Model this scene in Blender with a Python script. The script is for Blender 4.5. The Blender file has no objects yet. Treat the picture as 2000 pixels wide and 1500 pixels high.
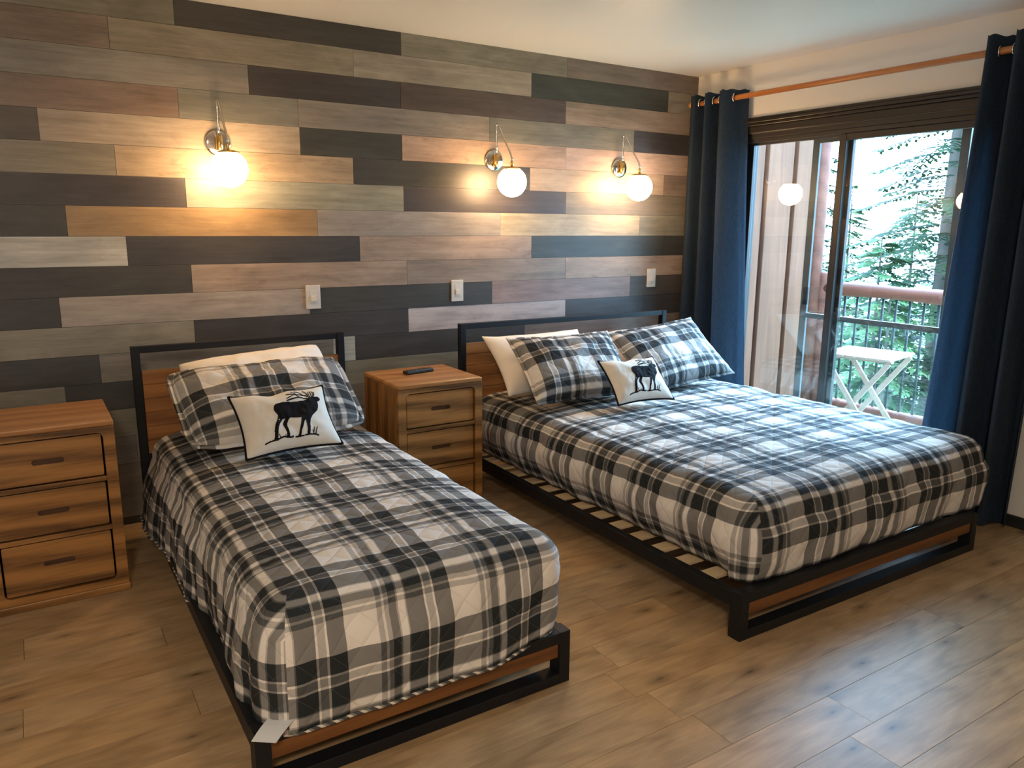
import bpy, bmesh, math, random
from mathutils import Vector, Matrix, noise
C = bpy.context.scene.collection
S = bpy.context.scene
PI = math.pi
random.seed(7)

# ------------------------------------------------------------------ camera
cam = bpy.data.cameras.new('camera'); camo = bpy.data.objects.new('camera', cam); C.objects.link(camo)
cam.sensor_width = 36.0; cam.lens = 1496.58 / 2000 * 36.0; cam.clip_start = .05; cam.clip_end = 300
yaw, pit, rol = 0.5673, 0.2035, 0.007
fw = Vector((math.sin(yaw)*math.cos(pit), math.cos(yaw)*math.cos(pit), -math.sin(pit)))
r0 = Vector((math.cos(yaw), -math.sin(yaw), 0)); u0 = r0.cross(fw)
rr = math.cos(rol)*r0 + math.sin(rol)*u0; uu = -math.sin(rol)*r0 + math.cos(rol)*u0
camo.matrix_world = Matrix(((rr.x, uu.x, -fw.x, -3.9843), (rr.y, uu.y, -fw.y, -3.9418), (rr.z, uu.z, -fw.z, 1.4278), (0, 0, 0, 1)))
S.camera = camo
# ------------------------------------------------------------------ colour management, sky
S.view_settings.view_transform = 'Standard'; S.view_settings.look = 'None'
S.view_settings.exposure = 0.35; S.view_settings.gamma = 1.0; S.view_settings.use_curve_mapping = False
W = bpy.data.worlds.new('sky'); S.world = W; W.use_nodes = True
wb = W.node_tree.nodes['Background']; wb.inputs[0].default_value = (0.38, 0.65, 1.0, 1)
# thin cloud: the sky is brightest around the veiled sun, high beyond the trees outside the door
wt = W.node_tree; _tc = wt.nodes.new('ShaderNodeTexCoord'); _dt = wt.nodes.new('ShaderNodeVectorMath'); _dt.operation = 'DOT_PRODUCT'
_se, _sa = math.radians(42), math.radians(27)
_dt.inputs[1].default_value = (math.cos(_se)*math.cos(_sa), math.cos(_se)*math.sin(_sa), math.sin(_se)); wt.links.new(_tc.outputs['Generated'], _dt.inputs[0])
_mx = wt.nodes.new('ShaderNodeMath'); _mx.operation = 'MAXIMUM'; _mx.inputs[1].default_value = 0; wt.links.new(_dt.outputs['Value'], _mx.inputs[0])
_pw = wt.nodes.new('ShaderNodeMath'); _pw.operation = 'POWER'; _pw.inputs[1].default_value = 4.0; wt.links.new(_mx.outputs[0], _pw.inputs[0])
_ma = wt.nodes.new('ShaderNodeMath'); _ma.operation = 'MULTIPLY_ADD'; _ma.inputs[1].default_value = 52.0; _ma.inputs[2].default_value = 10.0
wt.links.new(_pw.outputs[0], _ma.inputs[0]); wt.links.new(_ma.outputs[0], wb.inputs[1])
S.cycles.max_bounces = 8; S.cycles.transparent_max_bounces = 16; S.cycles.diffuse_bounces = 5
S.cycles.sample_clamp_indirect = 6.0; S.cycles.use_denoising = True
S.cycles.caustics_reflective = False; S.cycles.caustics_refractive = False
# portal in the patio door opening: guides sky sampling only
pl = bpy.data.lights.new('door_portal', 'AREA'); pl.shape = 'RECTANGLE'; pl.size = 1.7; pl.size_y = 1.95
pl.cycles.is_portal = True
po = bpy.data.objects.new('door_portal', pl); C.objects.link(po)
po.location = (.16, -1.22, .99); po.rotation_euler = (0, math.radians(90), 0)
po.rotation_euler = Vector((-1, 0, 0)).to_track_quat('-Z', 'Y').to_euler()
LAMP = 50.0          # radiance of the opal globes
CEIL_FILL = 125.0          # radiance of the added ceiling fill lamp's diffuser

# ------------------------------------------------------------------ helpers
def obj(name, bm, m, parent=None, smooth=False, bevel=0, solid=0, keep=False):
    me = bpy.data.meshes.new(name)
    if not keep: bmesh.ops.recalc_face_normals(bm, faces=bm.faces)
    bm.to_mesh(me); bm.free()
    o = bpy.data.objects.new(name, me); C.objects.link(o)
    for mm in (m if isinstance(m, (list, tuple)) else [m]): me.materials.append(mm)
    if smooth:
        for p in me.polygons: p.use_smooth = True
    if bevel:
        b = o.modifiers.new('bevel', 'BEVEL'); b.width = bevel; b.segments = 2; b.limit_method = 'ANGLE'; b.angle_limit = .6
    if solid:
        s = o.modifiers.new('solid', 'SOLIDIFY'); s.thickness = solid; s.offset = -1
    if parent: o.parent = parent
    return o
def thing(name, label, cat, loc=(0, 0, 0), rz=0, group=None):
    o = bpy.data.objects.new(name, None); C.objects.link(o); o.empty_display_size = .05
    o.location = loc; o.rotation_euler = (0, 0, rz); o['label'] = label; o['category'] = cat
    if group: o['group'] = group
    return o
def tag(o, label, cat, group=None):
    o['label'] = label; o['category'] = cat
    if group: o['group'] = group
    return o
def struct(o): o['kind'] = 'structure'; return o
def copy_tree(o, parent=None):
    c = o.copy(); C.objects.link(c)
    if parent: c.parent = parent
    for ch in list(o.children): copy_tree(ch, c)
    return c
def bx(bm, x0, x1, y0, y1, z0, z1):
    vs = [bm.verts.new((x, y, z)) for x in (x0, x1) for y in (y0, y1) for z in (z0, z1)]
    fs = [(0, 1, 3, 2), (4, 6, 7, 5), (0, 4, 5, 1), (2, 3, 7, 6), (0, 2, 6, 4), (1, 5, 7, 3)]
    return [bm.faces.new([vs[i] for i in f]) for f in fs]
def box(*a):
    bm = bmesh.new(); bx(bm, *a); return bm
def tube(bm, pts, r, seg=12, cap=True):
    pts = [Vector(p) for p in pts]; rings = []; n = len(pts)
    t = (pts[1]-pts[0]).normalized(); ref = Vector((0, 0, 1)) if abs(t.z) < .9 else Vector((1, 0, 0))
    a = t.cross(ref).normalized()
    for i, p in enumerate(pts):
        if i == 0: t = (pts[1]-p).normalized()
        elif i == n-1: t = (p-pts[i-1]).normalized()
        else: t = ((pts[i+1]-p).normalized() + (p-pts[i-1]).normalized()).normalized()
        a = (a - t*a.dot(t)).normalized(); b = t.cross(a)
        rad = r[i] if isinstance(r, (list, tuple)) else r
        rings.append([bm.verts.new(p + rad*(math.cos(2*PI*k/seg)*a + math.sin(2*PI*k/seg)*b)) for k in range(seg)])
    for i in range(n-1):
        for k in range(seg):
            bm.faces.new((rings[i][k], rings[i][(k+1) % seg], rings[i+1][(k+1) % seg], rings[i+1][k]))
    if cap:
        bm.faces.new(rings[0]); bm.faces.new(rings[-1])
    return rings
def tb(pts, r, seg=12):
    bm = bmesh.new(); tube(bm, pts, r, seg); return bm
def lathe(prof, seg=32, axis='z', bm=None, c=(0, 0, 0)):
    bm = bm or bmesh.new(); rings = []; c = Vector(c)
    for r, h in prof:
        if r < 1e-6:
            v = Vector((0, 0, h)) if axis == 'z' else Vector((0, -h, 0)) if axis == 'y' else Vector((h, 0, 0))
            rings.append([bm.verts.new(c+v)])
        else:
            ring = []
            for k in range(seg):
                a = 2*PI*k/seg; x, y = r*math.cos(a), r*math.sin(a)
                v = (x, y, h) if axis == 'z' else (x, -h, y) if axis == 'y' else (h, x, y)
                ring.append(bm.verts.new(c+Vector(v)))
            rings.append(ring)
    for A, B in zip(rings, rings[1:]):
        for k in range(seg):
            k2 = (k+1) % seg
            if len(A) == 1 and len(B) == 1: continue
            if len(A) == 1: bm.faces.new((A[0], B[k2], B[k]))
            elif len(B) == 1: bm.faces.new((A[k], A[k2], B[0]))
            else: bm.faces.new((A[k], A[k2], B[k2], B[k]))
    return bm
def rrect(x0, x1, z0, z1, r, n=5):
    pts = []
    for cx, cz, a0 in ((x1-r, z1-r, 0), (x0+r, z1-r, 90), (x0+r, z0+r, 180), (x1-r, z0+r, 270)):
        for k in range(n+1):
            a = math.radians(a0 + 90*k/n); pts.append((cx+r*math.cos(a), cz+r*math.sin(a)))
    return pts
def plate_hole(bm, outer, hole, yf, yb, cup=None):
    """flat board in the xz plane between yf (front) and yb (back) with a shaped hole; cup = depth of a closed recess"""
    for y in ((yf, yb) if cup is None else (yf,)):
        ov = [bm.verts.new((x, y, z)) for x, z in outer]; hv = [bm.verts.new((x, y, z)) for x, z in hole]
        es = [bm.edges.new((v[i], v[(i+1) % len(v)])) for v in (ov, hv) for i in range(len(v))]
        bmesh.ops.triangle_fill(bm, edges=es, use_beauty=True, use_dissolve=False)
    def wall(pts, a, b):
        A = [bm.verts.new((x, a, z)) for x, z in pts]; B = [bm.verts.new((x, b, z)) for x, z in pts]
        for i in range(len(pts)): bm.faces.new((A[i], A[(i+1) % len(pts)], B[(i+1) % len(pts)], B[i]))
        return B
    B = wall(outer, yf, yb)
    if cup is not None: bm.faces.new(B)
    H = wall(hole, yf, yb if cup is None else yf+cup)
    if cup is not None: bm.faces.new(H)
    bmesh.ops.remove_doubles(bm, verts=bm.verts, dist=1e-5)

# ------------------------------------------------------------------ materials
def mat(name, col=(.5, .5, .5), rough=.5, metal=0, spec=.5):
    m = bpy.data.materials.new(name); m.use_nodes = True; b = m.node_tree.nodes['Principled BSDF']
    b.inputs['Base Color'].default_value = (*col, 1); b.inputs['Roughness'].default_value = rough
    b.inputs['Metallic'].default_value = metal; b.inputs['Specular IOR Level'].default_value = spec
    return m
class N:
    def __init__(s, m): s.t = m.node_tree; s.b = s.t.nodes.get('Principled BSDF')
    def n(s, typ, **k):
        x = s.t.nodes.new(typ)
        for a, v in k.items(): setattr(x, a, v)
        return x
    def l(s, a, b): s.t.links.new(a, b)
    def val(s, node, i, v):
        if hasattr(v, 'is_output'): s.l(v, node.inputs[i])
        else: node.inputs[i].default_value = v
    def math(s, op, a, b=0.0):
        x = s.n('ShaderNodeMath', operation=op); s.val(x, 0, a); s.val(x, 1, b); return x.outputs[0]
    def coord(s, kind='Object', scale=(1, 1, 1)):
        t = s.n('ShaderNodeTexCoord'); mp = s.n('ShaderNodeMapping'); mp.inputs['Scale'].default_value = scale
        s.l(t.outputs[kind], mp.inputs[0]); return mp.outputs[0]
    def noise(s, vec, scale, detail=4, rough=.55, dist=0):
        x = s.n('ShaderNodeTexNoise'); s.l(vec, x.inputs['Vector'])
        x.inputs['Scale'].default_value = scale; x.inputs['Detail'].default_value = detail
        x.inputs['Roughness'].default_value = rough; x.inputs['Distortion'].default_value = dist
        return x.outputs['Fac']
    def ramp(s, fac, stops, interp='LINEAR'):
        x = s.n('ShaderNodeValToRGB'); s.l(fac, x.inputs[0]); cr = x.color_ramp; cr.interpolation = interp
        while len(cr.elements) < len(stops): cr.elements.new(0.5)
        for e, (p, c) in zip(cr.elements, stops):
            e.position = p; e.color = (*c, 1) if len(c) == 3 else c
        return x.outputs[0]
    def mix(s, f, a, b, typ='MIX'):
        x = s.n('ShaderNodeMix', data_type='RGBA', blend_type=typ)
        s.val(x, 0, f)
        for i, v in ((6, a), (7, b)):
            if hasattr(v, 'is_output'): s.l(v, x.inputs[i])
            else: x.inputs[i].default_value = (*v, 1)
        return x.outputs[2]
    def bump(s, h, strength=.3, dist=.002):
        x = s.n('ShaderNodeBump'); x.inputs['Strength'].default_value = strength; x.inputs['Distance'].default_value = dist
        s.l(h, x.inputs['Height']); s.l(x.outputs[0], s.b.inputs['Normal'])

def wood(name, c_dark, c_light, axis=0, rough=.4, scale=1.0, contrast=1.0):
    """oak style grain stretched along the axis (object space)"""
    m = mat(name, rough=rough); k = N(m)
    sc = [14*scale]*3; sc[axis] = 1.1*scale; v = k.coord('Object', sc)
    n1 = k.noise(v, 1.6, 5, .6, 1.2)
    sc2 = [70*scale]*3; sc2[axis] = 3*scale; n2 = k.noise(k.coord('Object', sc2), 1.5, 3)
    w = k.n('ShaderNodeTexWave'); w.bands_direction = 'DIAGONAL'; w.inputs['Scale'].default_value = .45; w.inputs['Distortion'].default_value = 6
    w.inputs['Detail'].default_value = 3; w.inputs['Detail Scale'].default_value = .8; k.l(v, w.inputs['Vector'])
    f = k.math('ADD', k.math('MULTIPLY', n1, .5), k.math('MULTIPLY', w.outputs['Fac'], .22*contrast))
    f = k.math('ADD', f, k.math('MULTIPLY', n2, .35))
    col = k.ramp(f, [(.3, c_dark), (.72, c_light)])
    k.l(col, k.b.inputs['Base Color']); k.bump(f, .15, .001)
    return m
OAK = dict(c_dark=(.060, .024, .005), c_light=(.40, .190, .055))
m_oak_x = wood('oak_horizontal', axis=0, contrast=1.3, **OAK); m_oak_z = wood('oak_vertical', axis=2, contrast=.5, **OAK)
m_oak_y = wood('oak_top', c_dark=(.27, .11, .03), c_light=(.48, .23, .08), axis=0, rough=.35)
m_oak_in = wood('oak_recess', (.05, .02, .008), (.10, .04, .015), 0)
m_panel = wood('headboard_board', (.22, .085, .022), (.46, .20, .06), 0, .4); m_fboard = wood('front_board', (.09, .032, .008), (.20, .078, .02), 0, .45)
m_slat = wood('pale_slat', (.60, .45, .27), (.80, .66, .44), 0, .6, contrast=.4)
m_rod = wood('rod_wood', (.36, .12, .03), (.58, .23, .07), 1, .35)
m_railwood = wood('cedar_log', (.11, .030, .016), (.21, .065, .038), 1, .7, scale=.6)
m_siding = wood('cedar_siding', (.135, .050, .024), (.26, .102, .052), 2, .8, scale=.45, contrast=.4)
m_sidinggap = mat('siding_gap', (.045, .015, .012), .9)
m_black = mat('black_metal', (.006, .007, .009), .5, spec=.35); 
m_brass = mat('brass', (.83, .55, .20), .18, 1)
m_nickel = mat('nickel', (.72, .68, .62), .12, 1)
m_switch = mat('switch_plastic', (.62, .58, .52), .35)
m_toggle = mat('switch_toggle', (.70, .63, .52), .3)
m_white = mat('white_cotton', (.80, .74, .66), .85)
m_tagm = mat('white_label_cloth', (.62, .64, .66), .8)
m_canvas = mat('ivory_canvas', (.72, .68, .60), .85)
m_blackcloth = mat('black_cloth', (.008, .008, .010), .9, spec=.12)
m_mattress = mat('mattress_ticking', (.7, .7, .68), .8)
m_remote = mat('remote_plastic', (.015, .015, .016), .35); m_button = mat('remote_rubber', (.10, .10, .10), .6)
m_doorframe = mat('bronze_aluminium', (.020, .017, .015), .4); m_screenframe = mat('grey_screen_frame', (.085, .09, .095), .45)
m_trim = wood('stained_trim', (.009, .007, .006), (.024, .017, .013), 1, .35)
m_basebd = mat('dark_baseboard', (.012, .013, .015), .5)
m_iron = mat('iron_baluster', (.012, .018, .02), .6)
m_table = mat('painted_table', (.42, .28, .22), .6)
m_bark = mat('bark', (.13, .10, .08), .9)

def leaf_mat(name, a, b):
    m = mat(name, rough=.75, spec=.2); k = N(m)
    f = k.noise(k.coord('Object'), 1.3, 3)
    k.l(k.ramp(f, [(.35, a), (.65, b)]), k.b.inputs['Base Color'])
    return m
m_fir = leaf_mat('fir_needles', (.012, .036, .018), (.040, .078, .028))
m_fir2 = leaf_mat('young_fir_needles', (.032, .085, .040), (.090, .155, .055))
m_grass = leaf_mat('meadow', (.07, .15, .08), (.14, .22, .12))
m_deck = mat('deck_boards', (.34, .42, .30), .6)

# painted drywall
def paint(name, col, rough=.6):
    m = mat(name, col, rough, spec=.35); k = N(m)
    f = k.noise(k.coord('Object'), 90, 3); k.bump(f, .12, .002); return m
m_wallpaint = paint('wall_paint', (.72, .705, .665)); m_ceil = paint('ceiling_paint', (.78, .78, .775), .4)

# plank floors and walls: board tone comes from a per-face colour attribute, grain from board uv
def plank_mat(name, rough, streak, spec=.5, knots=False):
    m = mat(name, rough=rough, spec=spec); k = N(m)
    at = k.n('ShaderNodeAttribute', attribute_name='tone')
    uv = k.n('ShaderNodeTexCoord')
    def mp(sx, sy):
        x = k.n('ShaderNodeMapping'); x.inputs['Scale'].default_value = (sx, sy, 1); k.l(uv.outputs['UV'], x.inputs[0]); return x.outputs[0]
    g1 = k.noise(mp(2.2, 40), 1, 6, .65, .6)          # long grain
    g2 = k.noise(mp(9, 160), 1, 3, .6)                # pores
    bl = k.noise(mp(2.5, 7), 1, 4, .6, .8)             # blotches
    f = k.math('ADD', k.math('MULTIPLY', g1, .9*streak), k.math('MULTIPLY', g2, .35*streak))
    f = k.math('ADD', f, k.math('MULTIPLY', bl, 1.1*streak))
    f = k.math('SUBTRACT', f, 1.175*streak - 1.0)      # centred on 1
    col = k.mix(1.0, at.outputs['Color'], (1, 1, 1), 'MULTIPLY')
    sc = k.n('ShaderNodeVectorMath', operation='SCALE'); k.l(col, sc.inputs[0]); k.l(f, sc.inputs['Scale'])
    c = sc.outputs[0]
    if knots:
        vo = k.n('ShaderNodeTexVoronoi', voronoi_dimensions='2D'); k.l(mp(1.7, 4.6), vo.inputs['Vector']); vo.inputs['Scale'].default_value = 1
        kf = k.ramp(vo.outputs['Distance'], [(0.0, (1, 1, 1)), (.035, (.5, .5, .5)), (.13, (0, 0, 0))])
        c = k.mix(kf, c, (.055, .032, .016))
        wv = k.n('ShaderNodeTexWave'); wv.inputs['Scale'].default_value = 1; wv.inputs['Distortion'].default_value = 9
        wv.inputs['Detail'].default_value = 2; k.l(mp(1.2, 11), wv.inputs['Vector'])
        c = k.mix(.22, c, k.ramp(wv.outputs['Fac'], [(0, (.10, .06, .03)), (.5, (.35, .24, .13))]))
    else:                                              # worn reddish / pale patches of the reclaimed boards
        w = k.noise(mp(5, 16), 1.2, 6, .75, 1.0)
        wf = k.ramp(w, [(.56, (0, 0, 0)), (.70, (1, 1, 1))])
        c = k.mix(k.math('MULTIPLY', wf, at.outputs['Alpha']), c, (.20, .115, .08))
        w2 = k.noise(mp(3, 9), 2.0, 5, .7, .6)
        c = k.mix(k.math('MULTIPLY', k.ramp(w2, [(.55, (0, 0, 0)), (.75, (1, 1, 1))]), .22), c, (.055, .05, .045))
    k.l(c, k.b.inputs['Base Color'])
    k.bump(k.math('ADD', g1, g2), .12, .001)
    return m
m_wallplank = plank_mat('reclaimed_wall_planks', .40, 1.05)
m_floorplank = plank_mat('oak_floor_planks', .40, 1.0, .28, True)

P = .311   # plaid repeat in metres
SEQ = [(200, 'D'), (22, 'W'), (80, 'g'), (25, 'W'), (185, 'D'), (345, 'W'), (60, 'g'), (30, 'W'), (50, 'g'), (90, 'D'), (20, 'g'), (75, 'W'), (15, 'g')]
def plaid_mat(name):
    m = mat(name, rough=.85, spec=.25); k = N(m)
    tot = sum(a for a, _ in SEQ); tone = dict(D=.13, W=.93, g=.55)      # perceptual thread values
    stops = []; acc = 0
    for a, t in SEQ: stops.append((acc/tot, (tone[t],)*3)); acc += a
    tc = k.n('ShaderNodeTexCoord'); sp = k.n('ShaderNodeSeparateXYZ'); k.l(tc.outputs['UV'], sp.inputs[0])
    def thread(o): return k.ramp(k.math('FRACT', k.math('DIVIDE', o, P)), stops, 'CONSTANT')
    a, b = thread(sp.outputs[0]), thread(sp.outputs[1])
    s = k.math('MULTIPLY', k.math('ADD', a, b), .5)
    v = k.math('POWER', s, 2.25)
    tint = k.ramp(v, [(0, (.010, .014, .016)), (.12, (.098, .100, .098)), (.30, (.25, .24, .225)), (1, (.84, .79, .72))])
    # keep the ramp monotone: it maps cloth value to cloth colour
    wv = k.noise(k.coord('UV', (1, 1, 1)), 900, 1); tint = k.mix(.06, tint, wv, 'OVERLAY')
    # quilting: diamond stitch lines
    d = .088
    def lines(e):
        q = k.math('DIVIDE', e, d); return k.math('ABSOLUTE', k.math('SINE', k.math('MULTIPLY', q, PI)))
    l1 = lines(k.math('ADD', sp.outputs[0], sp.outputs[1])); l2 = lines(k.math('SUBTRACT', sp.outputs[0], sp.outputs[1]))
    mn = k.math('MINIMUM', l1, l2)
    st = k.ramp(mn, [(0, (1, 1, 1)), (.035, (0, 0, 0))])
    col = k.mix(k.math('MULTIPLY', st, .16), tint, (.55, .55, .52))
    k.l(col, k.b.inputs['Base Color'])
    h = k.math('POWER', mn, .45)
    h = k.math('ADD', h, k.math('MULTIPLY', k.noise(k.coord('UV'), 22, 4), .9))
    k.bump(h, .55, .006)
    return m
m_plaid = plaid_mat('plaid_quilted_cotton')

def curtain_mat():
    m = mat('navy_linen', (.030, .042, .060), .85, spec=.2); k = N(m)
    f = k.noise(k.coord('Object', (60, 60, 500)), 1, 2); g = k.noise(k.coord('Object', (300, 300, 20)), 1, 2)
    f = k.math('MULTIPLY', k.math('ADD', f, g), .5)
    k.l(k.ramp(f, [(.35, (.010, .018, .030)), (.65, (.026, .041, .062))]), k.b.inputs['Base Color']); k.bump(f, .3, .001)
    tr = k.n('ShaderNodeBsdfTranslucent'); tr.inputs[0].default_value = (.10, .22, .36, 1); mx = k.n('ShaderNodeMixShader'); mx.inputs[0].default_value = .07
    k.l(k.b.outputs[0], mx.inputs[1]); k.l(tr.outputs[0], mx.inputs[2]); k.l(mx.outputs[0], m.node_tree.nodes['Material Output'].inputs[0])
    return m
m_curtain = curtain_mat()
def emis(name, col, s):
    m = bpy.data.materials.new(name); m.use_nodes = True; t = m.node_tree
    t.nodes.remove(t.nodes['Principled BSDF']); e = t.nodes.new('ShaderNodeEmission')
    e.inputs[0].default_value = (*col, 1); e.inputs[1].default_value = s
    t.links.new(e.outputs[0], t.nodes['Material Output'].inputs[0]); return m
m_globe = emis('lit_opal_glass', (1.0, .62, .30), LAMP)
m_diff = emis('lit_fill_diffuser', (1.0, .84, .66), CEIL_FILL)
def glass():
    m = bpy.data.materials.new('window_glass'); m.use_nodes = True; t = m.node_tree; t.nodes.remove(t.nodes['Principled BSDF'])
    tr = t.nodes.new('ShaderNodeBsdfTransparent'); gl = t.nodes.new('ShaderNodeBsdfGlossy'); gl.inputs['Roughness'].default_value = 0
    lw = t.nodes.new('ShaderNodeLayerWeight'); pw = t.nodes.new('ShaderNodeMath'); pw.operation = 'POWER'; pw.inputs[1].default_value = 5.0
    t.links.new(lw.outputs['Facing'], pw.inputs[0]); lw.inputs[0].default_value = .5
    fr = t.nodes.new('ShaderNodeMath'); fr.operation = 'MULTIPLY_ADD'; fr.inputs[1].default_value = .955; fr.inputs[2].default_value = .045
    t.links.new(pw.outputs[0], fr.inputs[0]); mx = t.nodes.new('ShaderNodeMixShader')
    tr.inputs[0].default_value = (.93, .97, .96, 1)
    t.links.new(fr.outputs[0], mx.inputs[0]); t.links.new(tr.outputs[0], mx.inputs[1]); t.links.new(gl.outputs[0], mx.inputs[2])
    t.links.new(mx.outputs[0], t.nodes['Material Output'].inputs[0]); return m
m_glass = glass()

# ------------------------------------------------------------------ room shell
H = 2.4156; H0 = 1.2360; PH = 0.13315
TONES = dict(D=(.052, .050, .046), B=(.085, .068, .055), M=(.15, .135, .112), K=(.19, .165, .135), N=(.165, .130, .10), P=(.205, .163, .125),
             G=(.23, .21, .175), L=(.29, .24, .185), R=(.275, .205, .15), O=(.25, .15, .085), W=(.36, .34, .30))
RED = dict(R=.75, P=.45, N=.4, O=.3, K=.15, L=.15)
ROWS = {8: [(-3.285, 'M'), (-2.178, 'D'), (-1.096, 'K'), (0, 'M')], 7: [(-3.557, 'N'), (-2.445, 'P'), (-1.352, 'G'), (-.268, 'D'), (0, 'P')],
        6: [(-2.974, 'K'), (-2.187, 'D'), (-1.101, 'B'), (0, 'P')], 5: [(-3.296, 'N'), (-2.742, 'M'), (-1.637, 'K'), (-.552, 'M'), (0, 'D')],
        4: [(-3.857, 'B'), (-2.739, 'L'), (-2.185, 'D'), (-1.094, 'R'), (0, 'L')], 3: [(-3.577, 'K'), (-2.464, 'R'), (-1.356, 'D'), (-.275, 'L'), (0, 'N')],
        2: [(-3.293, 'D'), (-2.182, 'G'), (-1.087, 'D'), (0, 'M')], 1: [(-3.792, 'D'), (-2.668, 'O'), (-1.563, 'G'), (-.475, 'L'), (0, 'K')],
        0: [(-3.564, 'W'), (-2.442, 'D'), (-1.339, 'R'), (-.25, 'D'), (0, 'D')], -1: [(-3.295, 'D'), (-2.17, 'R'), (-1.08, 'K'), (0, 'R')],
        -2: [(-3.854, 'D'), (-2.727, 'L'), (-1.619, 'D'), (-.54, 'P'), (0, 'B')], -3: [(-3.3, 'K'), (-2.167, 'D'), (-1.073, 'W'), (0, 'D')],
        -4: [(-2.611, 'M'), (-2.487, 'W'), (-1.385, 'D'), (0, 'N')], -5: [(-3.87, 'M'), (-2.76, 'D'), (-1.834, 'P'), (-.7, 'M'), (0, 'D')],
        -6: [(-3.2, 'M'), (-2.1, 'N'), (-1., 'D'), (0, 'K')], -7: [(-3.6, 'M'), (-2.5, 'K'), (-1.4, 'M'), (0, 'D')],
        -8: [(-3.3, 'N'), (-2.2, 'D'), (-1.1, 'M'), (0, 'K')], -9: [(-3.8, 'D'), (-2.7, 'M'), (-1.6, 'D'), (0, 'M')], -10: [(-3.3, 'D'), (-2.2, 'D'), (0, 'D')]}
def planks(name, boards, m, axis):
    """boards: (a0,a1,b0,b1,depth,colour,red). axis 'wall': a=x b=z facing -y; 'floor': a=x b=y facing +z"""
    bm = bmesh.new(); col = bm.loops.layers.float_color.new('tone'); uv = bm.loops.layers.uv.new('uv'); rnd = random.Random(3)
    for a0, a1, b0, b1, dp, c, red in boards:
        ou, ov = rnd.uniform(0, 50), rnd.uniform(0, 50)
        g = .0007
        fs = bx(bm, a0+g, a1-g, -dp, .012, b0+g, b1-g) if axis == 'wall' else bx(bm, a0+g, a1-g, b0+g, b1-g+(.011 if b1 > -.001 else 0), -.02, dp)
        for f in fs:
            for lp in f.loops:
                lp[col] = (*c, red); v = lp.vert.co
                lp[uv].uv = (v.x+ou, (v.z if axis == 'wall' else v.y)+ov)
    return struct(obj(name, bm, m))
rnd = random.Random(11); boards = []
for j, row in ROWS.items():
    z0, z1 = max(0, H0+j*PH), min(H, H0+(j+1)*PH)
    if z1 <= 0: continue
    xs = [(row[0][0]-1.11*k, rnd.choice('DMKPGNL')) for k in (3, 2, 1)]
    xs = [(-6.2, 'M')]+[q for q in xs if q[0] > -5.6]+row
    for (xa, _), (xb, t) in zip(xs, xs[1:]):
        c = [v*rnd.uniform(.93, 1.07)*(1.0 if t in 'DB' else 1.22) for v in TONES[t]]
        boards.append((xa, xb, z0, z1, rnd.uniform(0, .0022), c, RED.get(t, .05)))
planks('wall_back', boards, m_wallplank, 'wall')
struct(obj('wall_back', box(-6.2, 0, .012, .15, -.12, 2.6), m_wallpaint))
# floor boards run along x; a few joints are read from the photograph
boards = []; FW = .1545; y0 = -2.975; JO = {2: [-2.425, -1.2], 5: [-2.446, -1.25], 1: [-3.2, -1.998, -.78], 11: [-3.689, -2.47], 8: [-3.667, -2.45],
      3: [-2.465, -1.22], 12: [-4.107, -2.9], 9: [-4.113, -2.9]}
for k in range(-22, 20):
    ya = y0+k*FW; yb = min(ya+FW, 0)
    if ya >= 0: continue
    base = JO.get(k, [rnd.uniform(-2.6, -1.4)])[0]
    js = JO.get(k, [base]); js = sorted(set([js[0]-1.22*i for i in (1, 2, 3)]+js+[js[-1]+1.22*i for i in (1, 2)]))
    js = [-6.2]+[j for j in js if -6.1 < j < -.05]+[0]
    for xa, xb in zip(js, js[1:]):
        s = rnd.uniform(.84, 1.14); h = rnd.uniform(-.02, .02)
        boards.append((xa, xb, ya, yb, rnd.uniform(-.0004, 0), ((.42+h)*s, .285*s, (.155-h*.6)*s), 0))
planks('floor', boards, m_floorplank, 'floor')
struct(obj('floor', box(-6.2, 0, -7.4, 0, -.12, -.02), m_wallpaint))
struct(obj('ceiling', box(-6.2, .15, -7.4, .15, H, H+.15), m_ceil))
struct(obj('wall_left', box(-6.35, -6.2, -7.4, .15, 0, H), m_wallpaint))
struct(obj('wall_front', box(-6.35, .15, -7.55, -7.4, 0, H), m_wallpaint))
DY0, DY1, DZ = -1.98, -.40, 2.005   # patio door opening
bm = bmesh.new(); bx(bm, 0, .15, DY1, .15, -.12, H); bx(bm, 0, .15, -7.4, DY0, -.12, H); bx(bm, 0, .15, DY0, DY1, DZ, H)
struct(obj('wall_right', bm, m_wallpaint))
struct(obj('baseboard_right', box(-.015, -.0005, -7.38, -2.09, 0.0005, .058), m_basebd, bevel=.003))
# dark stained casing above and beside the door
bm = bmesh.new()
bx(bm, -.020, -.0005, -2.06, -.32, 2.005, 2.048); bx(bm, -.030, -.0005, -2.07, -.31, 2.048, 2.066); bx(bm, -.042, -.0005, -2.08, -.30, 2.066, 2.084); bx(bm, -.030, -.0005, -2.08, -.30, 2.084, 2.10)
bx(bm, -.020, -.0005, -2.05, -1.982, 0.0005, 2.005); bx(bm, -.020, -.0005, -.398, -.33, 0.0005, 2.005)
struct(obj('trim_1', bm, m_trim, bevel=.004))

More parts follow.
